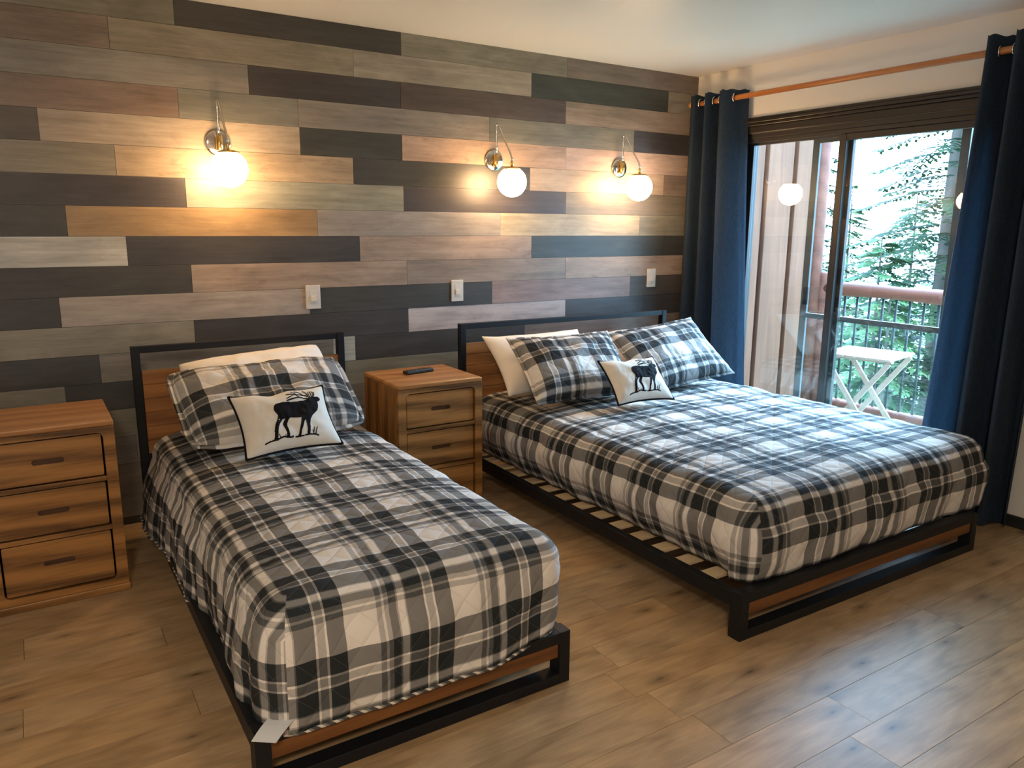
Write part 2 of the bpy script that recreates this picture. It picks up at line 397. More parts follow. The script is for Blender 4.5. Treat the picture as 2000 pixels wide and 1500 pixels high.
# ------------------------------------------------------------------ patio door
door = bpy.data.objects.new('door_1', None); C.objects.link(door); struct(door); door.location = (0, -1.2, 0)
def dchild(name, bm, m, par=door, **k):
    for v in bm.verts: v.co.y += 1.2
    return obj(name, bm, m, par, **k)
bm = bmesh.new()
bx(bm, .0, .14, DY0, DY1, DZ-.03, DZ); bx(bm, .005, .035, DY0, DY1, DZ-.055, DZ-.03); bx(bm, .08, .11, DY0, DY1, DZ-.05, DZ-.03)
bx(bm, .0, .14, DY0, DY0+.03, .0, DZ-.03); bx(bm, .0, .14, DY1-.03, DY1, .0, DZ-.03); bx(bm, 0, .14, DY0, DY1, 0, .03)
dchild('door_frame', bm, m_doorframe, bevel=.002)
def sash(y0, y1, x0, x1, z1, mull=None):
    w = .045; bm = bmesh.new()
    bx(bm, x0, x1, y0, y0+w, .032, z1); bx(bm, x0, x1, y1-w, y1, .032, z1)
    bx(bm, x0, x1, y0+w, y1-w, z1-.035, z1); bx(bm, x0, x1, y0+w, y1-w, .032, .10)
    s = dchild('door_sash', bm, m_doorframe, bevel=.003)
    xm = (x0+x1)/2
    dchild('glass_pane', box(xm-.002, xm+.002, y0+w-.004, y1-w+.004, .096, z1-.03), m_glass, s)
    return s
sash(-1.180, DY1-.031, .038, .066, DZ-.032)
s2 = sash(DY0+.031, -1.112, .004, .034, DZ-.057)
# sliding insect screen parked outside
bm = bmesh.new(); sx0, sx1 = .082, .098; sy0, sy1 = -1.80, -.885
bx(bm, sx0, sx1, sy0, sy0+.045, .035, DZ-.052); bx(bm, sx0, sx1, sy1-.045, sy1, .035, DZ-.052)
bx(bm, sx0, sx1, sy0+.045, sy1-.045, DZ-.085, DZ-.052); bx(bm, sx0, sx1, sy0+.045, sy1-.045, .035, .09)
scr = dchild('screen_frame', bm, m_screenframe)
dchild('screen_bar', box(sx0, sx1, sy0+.045, sy1-.045, .885, .915), m_screenframe, scr)
dchild('door_handle', box(sx0-.014, sx0-.001, sy1-.055, sy1-.02, .965, 1.075), m_black, scr, bevel=.004)

# ------------------------------------------------------------------ outside: balcony, siding, railing, table
bm = bmesh.new(); rx = 1.5
for k in range(12): bx(bm, .15+k*.142, .15+k*.142+.137, -5.0, 0.02, -.09, -.055)
struct(obj('floor_balcony', bm, m_deck))
bm = bmesh.new(); x = .16
edges = [.16, .42, .735, 1.06, 1.34]
for a, b in zip(edges, edges[1:]): bx(bm, a+.004, b-.045, -.025, .03, -.055, 2.9)
struct(obj('wall_siding', bm, m_siding, bevel=.004))
struct(obj('wall_siding', box(.155, 1.36, .031, .10, -.055, 2.9), m_sidinggap))
bm = bmesh.new(); tube(bm, [(1.42, .03, -.055), (1.42, .03, 2.9)], .07, 14)
tag(obj('porch_column', bm, m_railwood, smooth=True), 'reddish round log column at the end of the outside siding', 'column')
rail = thing('balcony_railing', 'red cedar log railing with black iron balusters around the balcony', 'railing', (rx, -2, -.055))
def rc(name, bm, m, **k):
    for v in bm.verts: v.co -= Vector((rx, -2, -.055))
    return obj(name, bm, m, rail, **k)
rng = [.052+.004*math.sin(i*1.7) for i in range(24)]
rc('top_rail', tb([(rx, -.06-i*4.9/23, .955+.004*math.sin(i)) for i in range(24)], rng, 14), m_railwood, smooth=True)
rc('bottom_rail', tb([(rx, -.06-i*4.9/23, .03) for i in range(24)], [q*.85 for q in rng], 14), m_railwood, smooth=True)
for yy in (-.035, -4.9): rc('post', tb([(rx, yy, -.055), (rx, yy, .5), (rx, yy, 1.06), (rx, yy, 1.08)], [.062, .06, .058, .045], 14), m_railwood, smooth=True)
y = -.125
while y > -4.8:
    rc('baluster', tb([(rx, y, .06), (rx, y, .93)], .0095, 8), m_iron, smooth=True); y -= .1065
# folding slatted side table
tx, ty, tz = .98, -.80, .575
tab = thing('folding_table', 'small white folding table with crossed legs on the balcony', 'table', (tx, ty, -.055), math.radians(12))
hgt = tz+.055
bm = bmesh.new()
for k in range(6): bx(bm, -.23, .23, -.235+k*.079, -.235+k*.079+.074, hgt-.016, hgt)
for xx in (-.19, .15): bx(bm, xx, xx+.04, -.23, .23, hgt-.034, hgt-.0165)
obj('tabletop', bm, m_table, tab, bevel=.003)
for xx in (-.2, .2):
    for sg in (-1, 1):
        bm = bmesh.new(); a = Vector((xx+(.012 if sg > 0 else -.012), -sg*.21, hgt-.034)); b = Vector((a.x, sg*.21, 0))
        d = (b-a).normalized(); sd = Vector((0, d.z, -d.y))*.017; o = Vector((.010, 0, 0))
        vs = [bm.verts.new(p+i*sd+j*o) for p in (a, b) for i in (-1, 1) for j in (-1, 1)]
        for f in ((0, 1, 3, 2), (4, 6, 7, 5), (0, 4, 5, 1), (2, 3, 7, 6), (0, 2, 6, 4), (1, 5, 7, 3)): bm.faces.new([vs[i] for i in f])
        obj('leg', bm, m_table, tab)

# ground and fir trees
bm = bmesh.new(); n = 40
g = [[bm.verts.new((1.9+i*1.5, -22+j*1.8, -4.2+.25*noise.noise(Vector((i*.3, j*.3, 0)))-.02*i)) for j in range(n)] for i in range(n)]
for i in range(n-1):
    for j in range(n-1): bm.faces.new((g[i][j], g[i+1][j], g[i+1][j+1], g[i][j+1]))
ret = bmesh.ops.extrude_face_region(bm, geom=bm.faces[:])
for v in [e for e in ret['geom'] if isinstance(e, bmesh.types.BMVert)]: v.co.z -= .6
struct(obj('ground', bm, m_grass, smooth=True))
def fir(name, label, loc, height, rad, seed, m, nb=110, low=.08, rz=0):
    r = random.Random(seed); root = thing(name, label, 'tree', loc, rz, 'fir trees beyond the balcony')
    obj('trunk', tb([(0, 0, 0), (.03, 0, height*.5), (0, .02, height)], [height*.008+.02, height*.005+.015, .01], 10), m_bark, root, smooth=True)
    bm = bmesh.new()
    def tri(p, d, s, w):
        q = p+d*s; side = d.cross(Vector((0, 0, 1))); side = side.normalized()*w if side.length > 1e-3 else Vector((w, 0, 0))
        mid = p+d*s*.45
        a = bm.verts.new(p); b = bm.verts.new(mid+side+Vector((0, 0, w*.4))); c = bm.verts.new(q); e = bm.verts.new(mid-side-Vector((0, 0, w*.3)))
        bm.faces.new((a, b, c, e))
    for i in range(nb):
        t = low+(1-low)*((i+.5)/nb)**.95; h = height*t; L = rad*(1-t)**.8*r.uniform(.7, 1.12)+.12; az = i*2.39996+r.uniform(-.3, .3)
        d = Vector((math.cos(az), math.sin(az), 0)); rise = .22*(t-.3)
        pts = []
        ns = max(5, int(L/.13))
        for s in range(ns+1):
            f = s/ns; pts.append(Vector((0, 0, h))+d*L*f+Vector((0, 0, L*(rise*f-.42*f*f+.14*f**4))))
        for s in range(1, ns+1):
            p = pts[s]; tg = (pts[s]-pts[s-1]).normalized(); f = s/ns
            for sgn in (-1, 1):
                sd = tg.cross(Vector((0, 0, 1))).normalized()*sgn; tl = (.40*L*(1-f*.75)*r.uniform(.6, 1.1))*.6+.06
                dd = (sd+tg*.75+Vector((0, 0, -.12))).normalized(); m2 = max(2, int(tl/.10))
                for q in range(m2):
                    pp = p+dd*tl*q/m2
                    for e in (-1, 1):
                        nd = (dd+tg.cross(dd).cross(dd)*e*.0+dd.cross(Vector((0, 0, 1)))*e*.7+Vector((0, 0, r.uniform(-.35, .1)))).normalized()
                        tri(pp, nd, r.uniform(.10, .19), .030)
                tri(p+dd*tl*.8, dd, .17, .030)
    obj('foliage', bm, m, root, keep=True)
    return root
Z = -4.3
fir('fir_tree', 'tall dark fir tree rising behind the right end of the balcony railing', (9.3, 3.30, Z), 13.5, 2.5, 1, m_fir, 170)
fir('fir_tree', 'tall fir tree seen past the log column at the end of the siding', (9.5, 6.55, Z), 11, 2.3, 2, m_fir, 120)
fir('fir_tree', 'small light green fir left of the sky gap, just past the door mullion', (8.2, 4.75, Z), 5.0, 1.6, 3, m_fir2, 70)
fir('fir_tree', 'young pale fir in front of the tall dark one, above the railing', (7.4, 3.2, Z), 5.6, 1.7, 4, m_fir2, 70)
fir('fir_tree', 'low bushy fir far down behind the middle balusters', (6.8, 2.6, Z), 4.9, 1.9, 5, m_fir2, 60)
fir('fir_tree', 'distant slim fir standing in the gap between the two tall ones', (15.5, 9.3, Z), 6.9, 1.9, 6, m_fir2, 80)
fir('fir_tree', 'tall fir mostly hidden by the right curtain', (9.8, 1.4, Z), 12.5, 2.6, 8, m_fir, 120)
fir('fir_tree', 'broad distant fir behind the balusters right of the folding table', (13.2, 6.1, Z), 6.6, 2.4, 9, m_fir2, 80)

# ------------------------------------------------------------------ curtain rod and curtains
RX, RZ = -.10, 2.222
rod = thing('curtain_rod', 'long varnished wooden curtain rod above the patio door', 'curtain rod', (RX, -1.4, RZ))
def shift(bm, v):
    for q in bm.verts: q.co += Vector(v)
    return bm
obj('rod', shift(tb([(RX, -.065, RZ), (RX, -2.75, RZ+.004)], .0165, 16), (-RX, 1.4, -RZ)), m_rod, rod, smooth=True)
for yy, s in ((-.062, 1), (-2.752, -1)):
    pr = [(0, .034), (.012, .032), (.020, .020), (.022, .010), (.018, 0), (.012, -.006), (0, -.006)]
    bm = lathe([(r, h) for r, h in pr], 20, 'y')
    for v in bm.verts: v.co.y *= -s; v.co += Vector((0, yy+1.4, 0))
    obj('finial', bm, m_rod, rod, smooth=True)
0 and obj('rod_bracket', shift(tb([(RX, -1.62, RZ-.02), (RX+.05, -1.62, RZ-.035), (-.002, -1.62, RZ-.035)], .007), (-RX, 1.4, -RZ)), m_rod, rod, smooth=True)
def curtain(label, path_top, path_bot, z0, z1, ring_ys):
    """path: list of (x, y) folds; interpolated smoothly between top and bottom"""
    root = thing('curtain', label, 'curtain', (RX, (path_top[0][1]+path_top[-1][1])/2, z0), 0, None)
    off = Vector(root.location); bm = bmesh.new(); nv = 46; sub = 7
    def smooth(path):
        out = []
        for i in range(len(path)-1):
            p0 = Vector(path[max(i-1, 0)]); p1 = Vector(path[i]); p2 = Vector(path[i+1]); p3 = Vector(path[min(i+2, len(path)-1)])
            for s in range(sub):
                t = s/sub; out.append(.5*((2*p1)+(p2-p0)*t+(2*p0-5*p1+4*p2-p3)*t*t+(3*p1-p0-3*p2+p3)*t**3))
        out.append(Vector(path[-1])); return out
    A, B = smooth(path_top), smooth(path_bot); rows = []
    for j in range(nv+1):
        t = j/nv; e = t**1.25; row = []
        for i, (a, b) in enumerate(zip(A, B)):
            p = a.lerp(b, e); w = .010*t*noise.noise(Vector((i*.35, t*3.5, 5)))
            zz = z1+(z0-z1)*t+(.004*math.sin(i*.9) if j == 0 else 0)
            row.append(bm.verts.new(Vector((p.x+w, p.y+w*.6, zz))-off))
        rows.append(row)
    for a, b in zip(rows, rows[1:]):
        for i in range(len(a)-1): bm.faces.new((a[i], a[i+1], b[i+1], b[i]))
    obj('curtain_panel', bm, m_curtain, root, smooth=True)
    for (yy, ang) in ring_ys:
        bm = bmesh.new(); seg = 24; R, q = .026, .0045; M = Matrix.Rotation(ang, 4, 'Z'); rings = []
        for k in range(seg):
            a = 2*PI*k/seg; c = Vector((R*math.cos(a), 0, R*math.sin(a)))
            rings.append([bm.verts.new(M @ (c*(1+q/R*math.cos(b)) + Vector((0, q*math.sin(b), 0))) + Vector((RX, yy, RZ)) - off) for b in [2*PI*h/8 for h in range(8)]])
        for k in range(seg):
            for h in range(8): bm.faces.new((rings[k][h], rings[(k+1) % seg][h], rings[(k+1) % seg][(h+1) % 8], rings[k][(h+1) % 8]))
        obj('grommet', bm, m_nickel, root, smooth=True)
    return root
curtain('navy curtain bunched in the corner left of the patio door',
        [(-.135, -.075), (-.145, -.115), (-.06, -.14), (-.05, -.175), (-.14, -.205), (-.155, -.235), (-.065, -.265), (-.05, -.295), (-.135, -.325), (-.155, -.355), (-.13, -.395), (-.06, -.44), (-.03, -.47)],
        [(-.135, -.06), (-.16, -.11), (-.06, -.15), (-.045, -.195), (-.15, -.235), (-.175, -.28), (-.065, -.325), (-.045, -.365), (-.15, -.41), (-.175, -.455), (-.14, -.50), (-.055, -.56), (-.025, -.61)],
        .02, 2.272, [(-.128, .2), (-.19, -.2), (-.25, .2), (-.31, -.2), (-.415, .35)])
curtain('navy curtain hanging at the right edge of the patio door',
        [(-.035, -1.925), (-.13, -1.935), (-.16, -1.965), (-.07, -2.0), (-.05, -2.03), (-.14, -2.06), (-.155, -2.09), (-.06, -2.13), (-.05, -2.16), (-.14, -2.19), (-.155, -2.22), (-.06, -2.26), (-.05, -2.30), (-.13, -2.33)],
        [(-.03, -1.80), (-.15, -1.825), (-.185, -1.88), (-.08, -1.94), (-.05, -1.98), (-.15, -2.01), (-.18, -2.06), (-.065, -2.11), (-.05, -2.14), (-.15, -2.17), (-.17, -2.205), (-.06, -2.235), (-.05, -2.26), (-.12, -2.28)],
        .02, 2.292, [(-1.98, .2), (-2.05, -.2), (-2.11, .2), (-2.175, -.2), (-2.24, .2)])

# ------------------------------------------------------------------ wall sconces
def sconce():
    t = thing('wall_sconce', 'x', 'wall lamp', (0, 0, 0), 0, 'globe wall sconces on the plank wall')
    obj('backplate', lathe([(0, .014), (.050, .014), (.057, .011), (.060, .006), (.060, .001), (0, .001)], 40, 'y'), m_nickel, t, smooth=True)
    obj('socket', lathe([(0, -.035), (.015, -.035), (.016, -.033), (.016, .030), (.013, .034), (0, .034)], 24, 'z', c=(0, -.034, 0)), m_brass, t, smooth=True)
    obj('socket_mount', lathe([(0, .034), (.009, .030), (.009, .0142), (0, .0142)], 16, 'y'), m_brass, t, smooth=True)
    pts = [(0, -.034, .034)]+[(0, -.034, .034+.155*k/4) for k in range(1, 5)]
    for k in range(1, 6):
        a = k/6*math.radians(150); pts.append((0, -.034-.011*(1-math.cos(a)), .189+.011*math.sin(a)))
    pts += [(0, -.075, .165), (0, -.11, .118), (0, -.145, .075), (0, -.172, .043), (0, -.188, .022), (0, -.1975, .002), (0, -.20, -.018)]
    obj('arm', tb(pts, .0052, 10), m_nickel, t, smooth=True)
    obj('stem', lathe([(0, -.017), (.009, -.017), (.0095, -.020), (.0095, -.040), (.006, -.0455), (0, -.0455)], 20, 'z', c=(0, -.20, 0)), m_brass, t, smooth=True)
    obj('shade_cap', lathe([(0, -.0), (.030, -.0), (.048, -.006), (.050, -.012), (.046, -.0125), (0, -.0115)], 32, 'z', c=(0, -.20, -.046)), m_brass, t, smooth=True)
    R = .082; cz = -.0585-math.sqrt(R*R-.045**2)
    a0 = math.asin(.045/R); pr = [(R*math.sin(a0+(PI-a0)*k/24), R*math.cos(a0+(PI-a0)*k/24)) for k in range(24)]+[(0, -R)]
    obj('globe_shade', lathe([(0, pr[0][1])]+pr, 40, 'z', c=(0, -.20, cz)), m_globe, t, smooth=True)
    return t
sc0 = sconce()
for k, (x, z, lab) in enumerate(((-3.135, 1.800, 'lit globe wall sconce above the twin bed, leftmost on the plank wall'),
                                 (-1.612, 1.795, 'lit globe wall sconce above the left half of the queen headboard, middle of three'),
                                 (-.672, 1.795, 'lit globe wall sconce nearest the left curtain'))):
    s = sc0 if k == 0 else copy_tree(sc0)
    s.location = (x, -.003, z); s['label'] = lab
# ------------------------------------------------------------------ light switches
def switch():
    t = thing('light_switch', 'x', 'light switch', (0, 0, 0), 0, 'white switches on the plank wall')
    bm = bmesh.new(); bx(bm, -.039, .039, -.007, 0, -.062, .062); obj('switch_plate', bm, m_switch, t, bevel=.003)
    obj('switch_surround', box(-.0165, .0165, -.0085, -.0071, -.034, .034), m_switch, t, bevel=.0006)
    obj('switch_rocker', box(-.0135, .0135, -.0135, -.0086, -.022, .006), m_toggle, t, bevel=.001)
    return t
sw0 = switch()
for k, (x, z, lab) in enumerate(((-2.71, 1.057, 'white light switch above the right end of the twin headboard'),
                                 (-1.858, 1.058, 'white light switch above the left end of the queen headboard'),
                                 (-.357, 1.087, 'white light switch beside the left curtain, above the right end of the queen headboard'))):
    s = sw0 if k == 0 else copy_tree(sw0)
    s.location = (x, -.003, z); s['label'] = lab

# ------------------------------------------------------------------ nightstands
NW, ND, NH = .452, .42, .695
def nightstand():
    t = thing('nightstand', 'x', 'nightstand', (0, 0, 0), 0, 'matching oak nightstands')
    # local: x 0..NW, y 0 (front) .. ND (back)
    bm = bmesh.new(); plate_hole(bm, rrect(0, NW, .03, NH-.022, .001, 1), rrect(.040, NW-.040, .055, NH-.044, .024), 0, .0195)
    obj('face_frame', bm, m_oak_x, t, bevel=.0015); bm = bmesh.new()
    bx(bm, 0, .018, .02, ND, .03, NH-.022); bx(bm, NW-.018, NW, .02, ND, .03, NH-.022); bx(bm, .018, NW-.018, ND-.012, ND, .03, NH-.022)
    bx(bm, .018, NW-.018, .02, ND-.012, .03, .045)
    obj('cabinet_body', bm, m_oak_z, t, bevel=.0015)
    obj('cabinet_top', box(0, NW, 0, ND, NH-.0215, NH), m_oak_y, t, bevel=.005)
    obj('plinth', box(-.004, NW+.004, -.006, ND, 0, .0295), m_oak_x, t, bevel=.004)
    for zc in (.468, .270):
        obj('drawer_rail', box(.0405, NW-.0405, .004, .02, zc-.009, zc+.009), m_oak_x, t, bevel=.001)
    for z0, z1 in ((.4800, .6470), (.2820, .4560), (.0590, .2580)):
        d = bmesh.new(); zc = (z0+z1)/2; zc = zc if z1-z0 < .19 else zc+.01
        plate_hole(d, rrect(.0468, NW-.0468, z0+.0025, z1-.0025, .006, 3), rrect(NW/2-.052, NW/2+.052, zc-.0098, zc+.0098, .0094, 4), .009, .028, .010)
        dr = obj('drawer', d, m_oak_x, t, bevel=.0015)
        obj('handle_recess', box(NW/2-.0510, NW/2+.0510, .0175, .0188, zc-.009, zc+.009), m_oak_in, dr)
    return t
ns0 = nightstand()
ns0.location = (-4.197, -.742, 0); ns0['label'] = 'oak three-drawer nightstand at the left edge, left of the twin bed'
ns1 = copy_tree(ns0); ns1.location = (-2.562, -.725, 0); ns1['label'] = 'oak three-drawer nightstand standing between the two beds, remote on top'
rem = thing('remote_control', 'black remote control lying on the oak nightstand between the beds', 'remote control', (-2.335, -.47, NH+.0005), math.radians(10))
obj('remote_body', box(-.083, .083, -.022, .022, 0, .018), m_remote, rem, bevel=.006)
for i in range(7):
    for j in range(3):
        obj('remote_button', lathe([(.0042, .0181), (.0042, .0205), (0, .021)], 8, 'z', c=(-.06+i*.017, -.012+j*.012, 0)), m_button, rem)

# ------------------------------------------------------------------ beds
def bed(label, X, Y, rz, Wd, L, ngr, slats, hz=.895):
    t = thing('bed_frame', label, 'bed', (X, Y, 0), rz, 'black metal and wood bed frames')
    q = .040; top = .178; B = dict(bevel=.002)
    for x in (0, Wd-q):
        obj('leg', box(x, x+q, 0, .055, 0, top), m_black, t, **B)
        obj('headboard_post', box(x, x+.034, L-.04, L, 0, hz), m_black, t, **B)
    obj('front_rail', box(q, Wd-q, 0, .05, top-.038, top), m_black, t, **B)
    obj('front_board', box(q, Wd-q, .008, .030, top-.088, top-.0385), m_fboard, t, **B)
    obj('front_base_bar', box(q, Wd-q, 0, .050, 0, .036), m_black, t, **B)
    for x in (0, Wd-.034):
        obj('side_rail', box(x, x+.034, .055, L-.04, top-.062, top-.008), m_black, t, **B)
    obj('headboard_rail', box(.034, Wd-.034, L-.036, L-.004, hz-.030, hz), m_black, t, **B)
    obj('headboard_rail', box(.034, Wd-.034, L-.036, L-.004, .375, .400), m_black, t, **B)
    bm = bmesh.new(); z = .402; hgt = (.786-.402)/6
    for k in range(6): bx(bm, .036, Wd-.036, L-.034, L-.012, z+k*hgt+.0019, z+(k+1)*hgt-.0019)
    bx(bm, .036, Wd-.036, L-.028, L-.014, z, .785)
    obj('headboard_panel', bm, m_panel, t, bevel=.0015)
    obj('center_beam', box(Wd/2-.02, Wd/2+.02, .055, L-.04, top-.075, top-.035), m_black, t)
    obj('support_leg', box(Wd/2-.02, Wd/2+.02, L/2-.02, L/2+.02, 0, top-.0755), m_black, t)
    for y in slats:
        obj('slat', box(.036, Wd-.036, y-.032, y+.032, top-.027, top-.014), m_slat, t, bevel=.002)
    # ledge that carries the slats
    for x in (.0345, Wd-.0545): obj('slat_ledge', box(x, x+.02, .056, L-.041, top-.040, top-.0275), m_black, t)
    return t
QX, QY, QR = -1.988, -2.305, math.radians(-.6); TX, TY = -3.612, -2.174
bed('black metal queen bed frame with wooden headboard, nearer the patio door', QX, QY, QR, 1.53, 2.10, 6,
    [.208+.1372*k for k in range(14)])
bed('black metal twin bed frame with wooden headboard, nearer the camera', TX, TY, 0, .98, 1.965, 6, [.12+.1372*k for k in range(14)])

def mattress(label, x0, x1, y0, y1, z0, z1, tagp=None):
    t = thing('mattress', label, 'mattress', ((x0+x1)/2, (y0+y1)/2, z0))
    w, l = (x1-x0)/2, (y1-y0)/2
    obj('mattress_body', box(-w, w, -l, l, 0, z1-z0), m_mattress, t, bevel=.05)
    if tagp:
        bm = bmesh.new(); a = [Vector(p)-Vector(t.location) for p in tagp]; n = 8; r = []
        for k in range(n+1):
            f = k/n; p = a[0].lerp(a[1], f); q = a[3].lerp(a[2], f); sag = Vector((0, 0, .006*math.sin(f*PI)))
            r.append([bm.verts.new(p+sag), bm.verts.new(q+sag)])
        for i in range(n): bm.faces.new((r[i][0], r[i][1], r[i+1][1], r[i+1][0]))
        o = obj('mattress_tag', bm, m_tagm, t, solid=.0015); o['label'] = 'white cloth tag sticking out at the foot corner'
    return t
mattress('white mattress under the twin plaid quilt, its cloth tag showing at the foot corner', -3.545, -2.665, -2.13, -.27, .168, .475,
         [(-3.555, -2.135, .195), (-3.625, -2.20, .186), (-3.575, -2.235, .184), (-3.49, -2.165, .192)])
mattress('white mattress hidden under the plaid quilt of the queen bed', -1.875, -.40, -2.235, -.27, .1665, .475)

def quilt(label, x0, x1, yf, yh, zt, r, prof, su, u_at, sv, v_at, left_mod=None, seed=1, right_mod=None, v_at_front_z=None, rough=1.0, hem=True, front_mod=None, kv=1.0, kf=1.0, ku=1.0):
    """padded quilt tucked over a mattress; prof = [(outward, z)] below the rounded top edge.
    uv in metres of cloth, continuing from the top over each edge"""
    t = thing('quilt', label, 'quilt', ((x0+x1)/2, (yf+yh)/2, zt), 0, 'plaid quilts')
    off = Vector(t.location); bm = bmesh.new(); uv = bm.loops.layers.uv.new('uv')
    pr = [(-r+r*math.sin(a), zt-r+r*math.cos(a)) for a in [PI/2*k/7 for k in range(8)]]
    pr2 = []; full = [pr[-1]]+prof
    for (a, b), (c, d) in zip(full, full[1:]):
        n = max(2, int(math.hypot(c-a, d-b)/.014))
        for k in range(1, n+1): pr2.append((a+(c-a)*k/n, b+(d-b)*k/n))
    for _ in range(3):    # soften the kinks of the profile
        pr2 = [pr2[0]]+[((pr2[i-1][0]+2*pr2[i][0]+pr2[i+1][0])/4, (pr2[i-1][1]+2*pr2[i][1]+pr2[i+1][1])/4) for i in range(1, len(pr2)-1)]+[pr2[-1]]
    pr = pr+pr2
    dl = [0]
    for a, b in zip(pr, pr[1:]): dl.append(dl[-1]+math.hypot(b[0]-a[0], b[1]-a[1]))
    if v_at_front_z is not None:
        i = min(range(len(pr)), key=lambda i: abs(pr[i][1]-v_at_front_z)+(0 if i > 8 else 9)); v_at = yf+r-dl[i]
    DK = .135
    def U(x): return su*ku*(x-u_at)
    def V(y): return sv*kv*(y-v_at)
    d = .088
    def puff(uu_, vv_):
        a = abs(math.sin(PI*(uu_+vv_)/d)); b = abs(math.sin(PI*(uu_-vv_)/d)); return .0035*min(a, b)**.5
    def wr(x, y, z=0):
        q = Vector((x*2.2+seed*9, y*7, z*3)); q2 = Vector((x*5+seed, y*5, z*5))
        q3 = Vector((x*3.1, y*26+2.2*noise.noise(Vector((x*3, y*3, seed))), z*8+seed))
        return rough*(.009*noise.noise(q)+.007*noise.noise(q2)+.0045*abs(noise.noise(q3)))
    X0, X1, Y0 = x0+r, x1-r, yf+r; s = .0125
    nx = int((X1-X0)/s); ny = int((yh-Y0)/s)
    def crown(x, y):
        a = (x-(X0+X1)/2)/((X1-X0)/2); e = min(1, (y-Y0)/.35); return .022*(1-a**4)*(.35+.65*e)
    def topz(x, y): return zt+crown(x, y)+wr(x, y)+puff(U(x), V(y))
    xs = [X0+(X1-X0)*i/nx for i in range(nx+1)]; ys = [Y0+(yh-Y0)*j/ny for j in range(ny+1)]
    G = [[bm.verts.new(Vector((x, y, topz(x, y)))-off) for y in ys] for x in xs]
    def face(vs, uvs):
        try: f = bm.faces.new(vs)
        except ValueError: return
        for lp, w in zip(f.loops, uvs): lp[uv].uv = w
    for i in range(nx):
        for j in range(ny):
            face((G[i][j], G[i+1][j], G[i+1][j+1], G[i][j+1]), [(U(a), V(b)) for a, b in ((xs[i], ys[j]), (xs[i+1], ys[j]), (xs[i+1], ys[j+1]), (xs[i], ys[j+1]))])
    # skirt columns: (base point, outward normal, top vertex, side)
    cols = []
    for j in range(ny, -1, -1): cols.append((X0, ys[j], (-1, 0), G[0][j], 'L'))
    for k in range(1, 8):
        a = PI/2*k/8; cols.append((X0, Y0, (-math.cos(a), -math.sin(a)), G[0][0], 'C'))
    for i in range(nx+1): cols.append((xs[i], Y0, (0, -1), G[i][0], 'F'))
    for k in range(1, 8):
        a = PI/2*k/8; cols.append((X1, Y0, (math.sin(a), -math.cos(a)), G[nx][0], 'D'))
    for j in range(ny+1): cols.append((X1, ys[j], (1, 0), G[nx][j], 'R'))
    V_ = []; 
    for ci, (bx_, by_, nn, tv, sd) in enumerate(cols):
        col = [tv]; tz0 = tv.co.z+off.z
        for k in range(1, len(pr)):
            o, z = pr[k]; f = min(1, dl[k]/(r*1.3)); z = z+(tz0-zt)*(1-f)
            low = max(0, (dl[k]-r*1.5)/(dl[-1]-r*1.5))
            if sd == 'L' and left_mod: o2, z2 = left_mod(by_, low); o += o2; z += z2
            if sd in 'R' and right_mod: o2, z2 = right_mod(by_, low); o += o2; z += z2
            if sd in 'CFD' and front_mod: o2, z2 = front_mod(bx_, low); o += o2; z += z2
            px, py = bx_+nn[0]*(o+r), by_+nn[1]*(o+r)
            along = bx_ if sd in 'F' else by_
            w = (wr(px*2, py*2, z*2)*1.3+.006*noise.noise(Vector((along*16, z*3, seed*3+(5 if sd == 'F' else 0)))))*min(1, k/6)*rough
            # gathered seam at the foot corners
            if sd in 'CD': w -= .016*min(1, k/9)*(1-abs(ci - (cols.index((bx_, by_, nn, tv, sd))))) if False else .0
            z += .010*low*noise.noise(Vector((along*7, seed*2, 1)))
            col.append(bm.verts.new(Vector((px+nn[0]*w, py+nn[1]*w, z))-off))
        V_.append(col)
    for ci in range(len(cols)-1):
        A, Bc = cols[ci], cols[ci+1]; sd = A[4] if A[4] == Bc[4] or A[4] in 'LFR' else Bc[4]
        if sd == 'C': sd = 'L' if (A[2][0] < -.5) else 'F'
        if sd == 'D': sd = 'F' if (A[2][1] < -.72) else 'R'
        if A[4] == 'F' and Bc[4] == 'D': sd = 'F'
        if A[4] == 'D' and Bc[4] == 'R': sd = 'R'
        if A[4] == 'L' and Bc[4] == 'C': sd = 'L'
        def q(cc, k, idx):
            cx, cy, nn = cc[0], cc[1], cc[2]
            arc = 0
            if sd == 'L':
                if cy == Y0: arc = math.acos(max(-1, min(1, -nn[0])))*r*min(1, k/7)
                return (U(X0-dl[k]), V(cy-arc))
            if sd == 'R':
                if cy == Y0: arc = math.acos(max(-1, min(1, nn[0])))*r*min(1, k/7)
                return (U(X1+dl[k]), V(cy-arc))
            if cx == X0: arc = -math.acos(max(-1, min(1, -nn[1])))*r*min(1, k/7) if nn[0] < 0 else 0
            if cx == X1: arc = math.acos(max(-1, min(1, -nn[1])))*r*min(1, k/7) if nn[0] > 0 else 0
            return (U(cx+arc), V(Y0-min(dl[k], DK))-sv*kf*max(0, dl[k]-DK))
        for k in range(len(pr)-1):
            a, b, c, e = V_[ci][k], V_[ci+1][k], V_[ci+1][k+1], V_[ci][k+1]
            if a is b: face((a, c, e), [q(A, k, 0), q(Bc, k+1, 1), q(A, k+1, 0)])
            else: face((a, b, c, e), [q(A, k, 0), q(Bc, k, 1), q(Bc, k+1, 1), q(A, k+1, 0)])
    hempts = [Vector(c[-1].co) for c in V_[3:-3]]
    for _ in range(4): hempts = [hempts[0]]+[(hempts[i-1]+hempts[i]*2+hempts[i+1])/4 for i in range(1, len(hempts)-1)]+[hempts[-1]]
    bmesh.ops.recalc_face_normals(bm, faces=bm.faces)
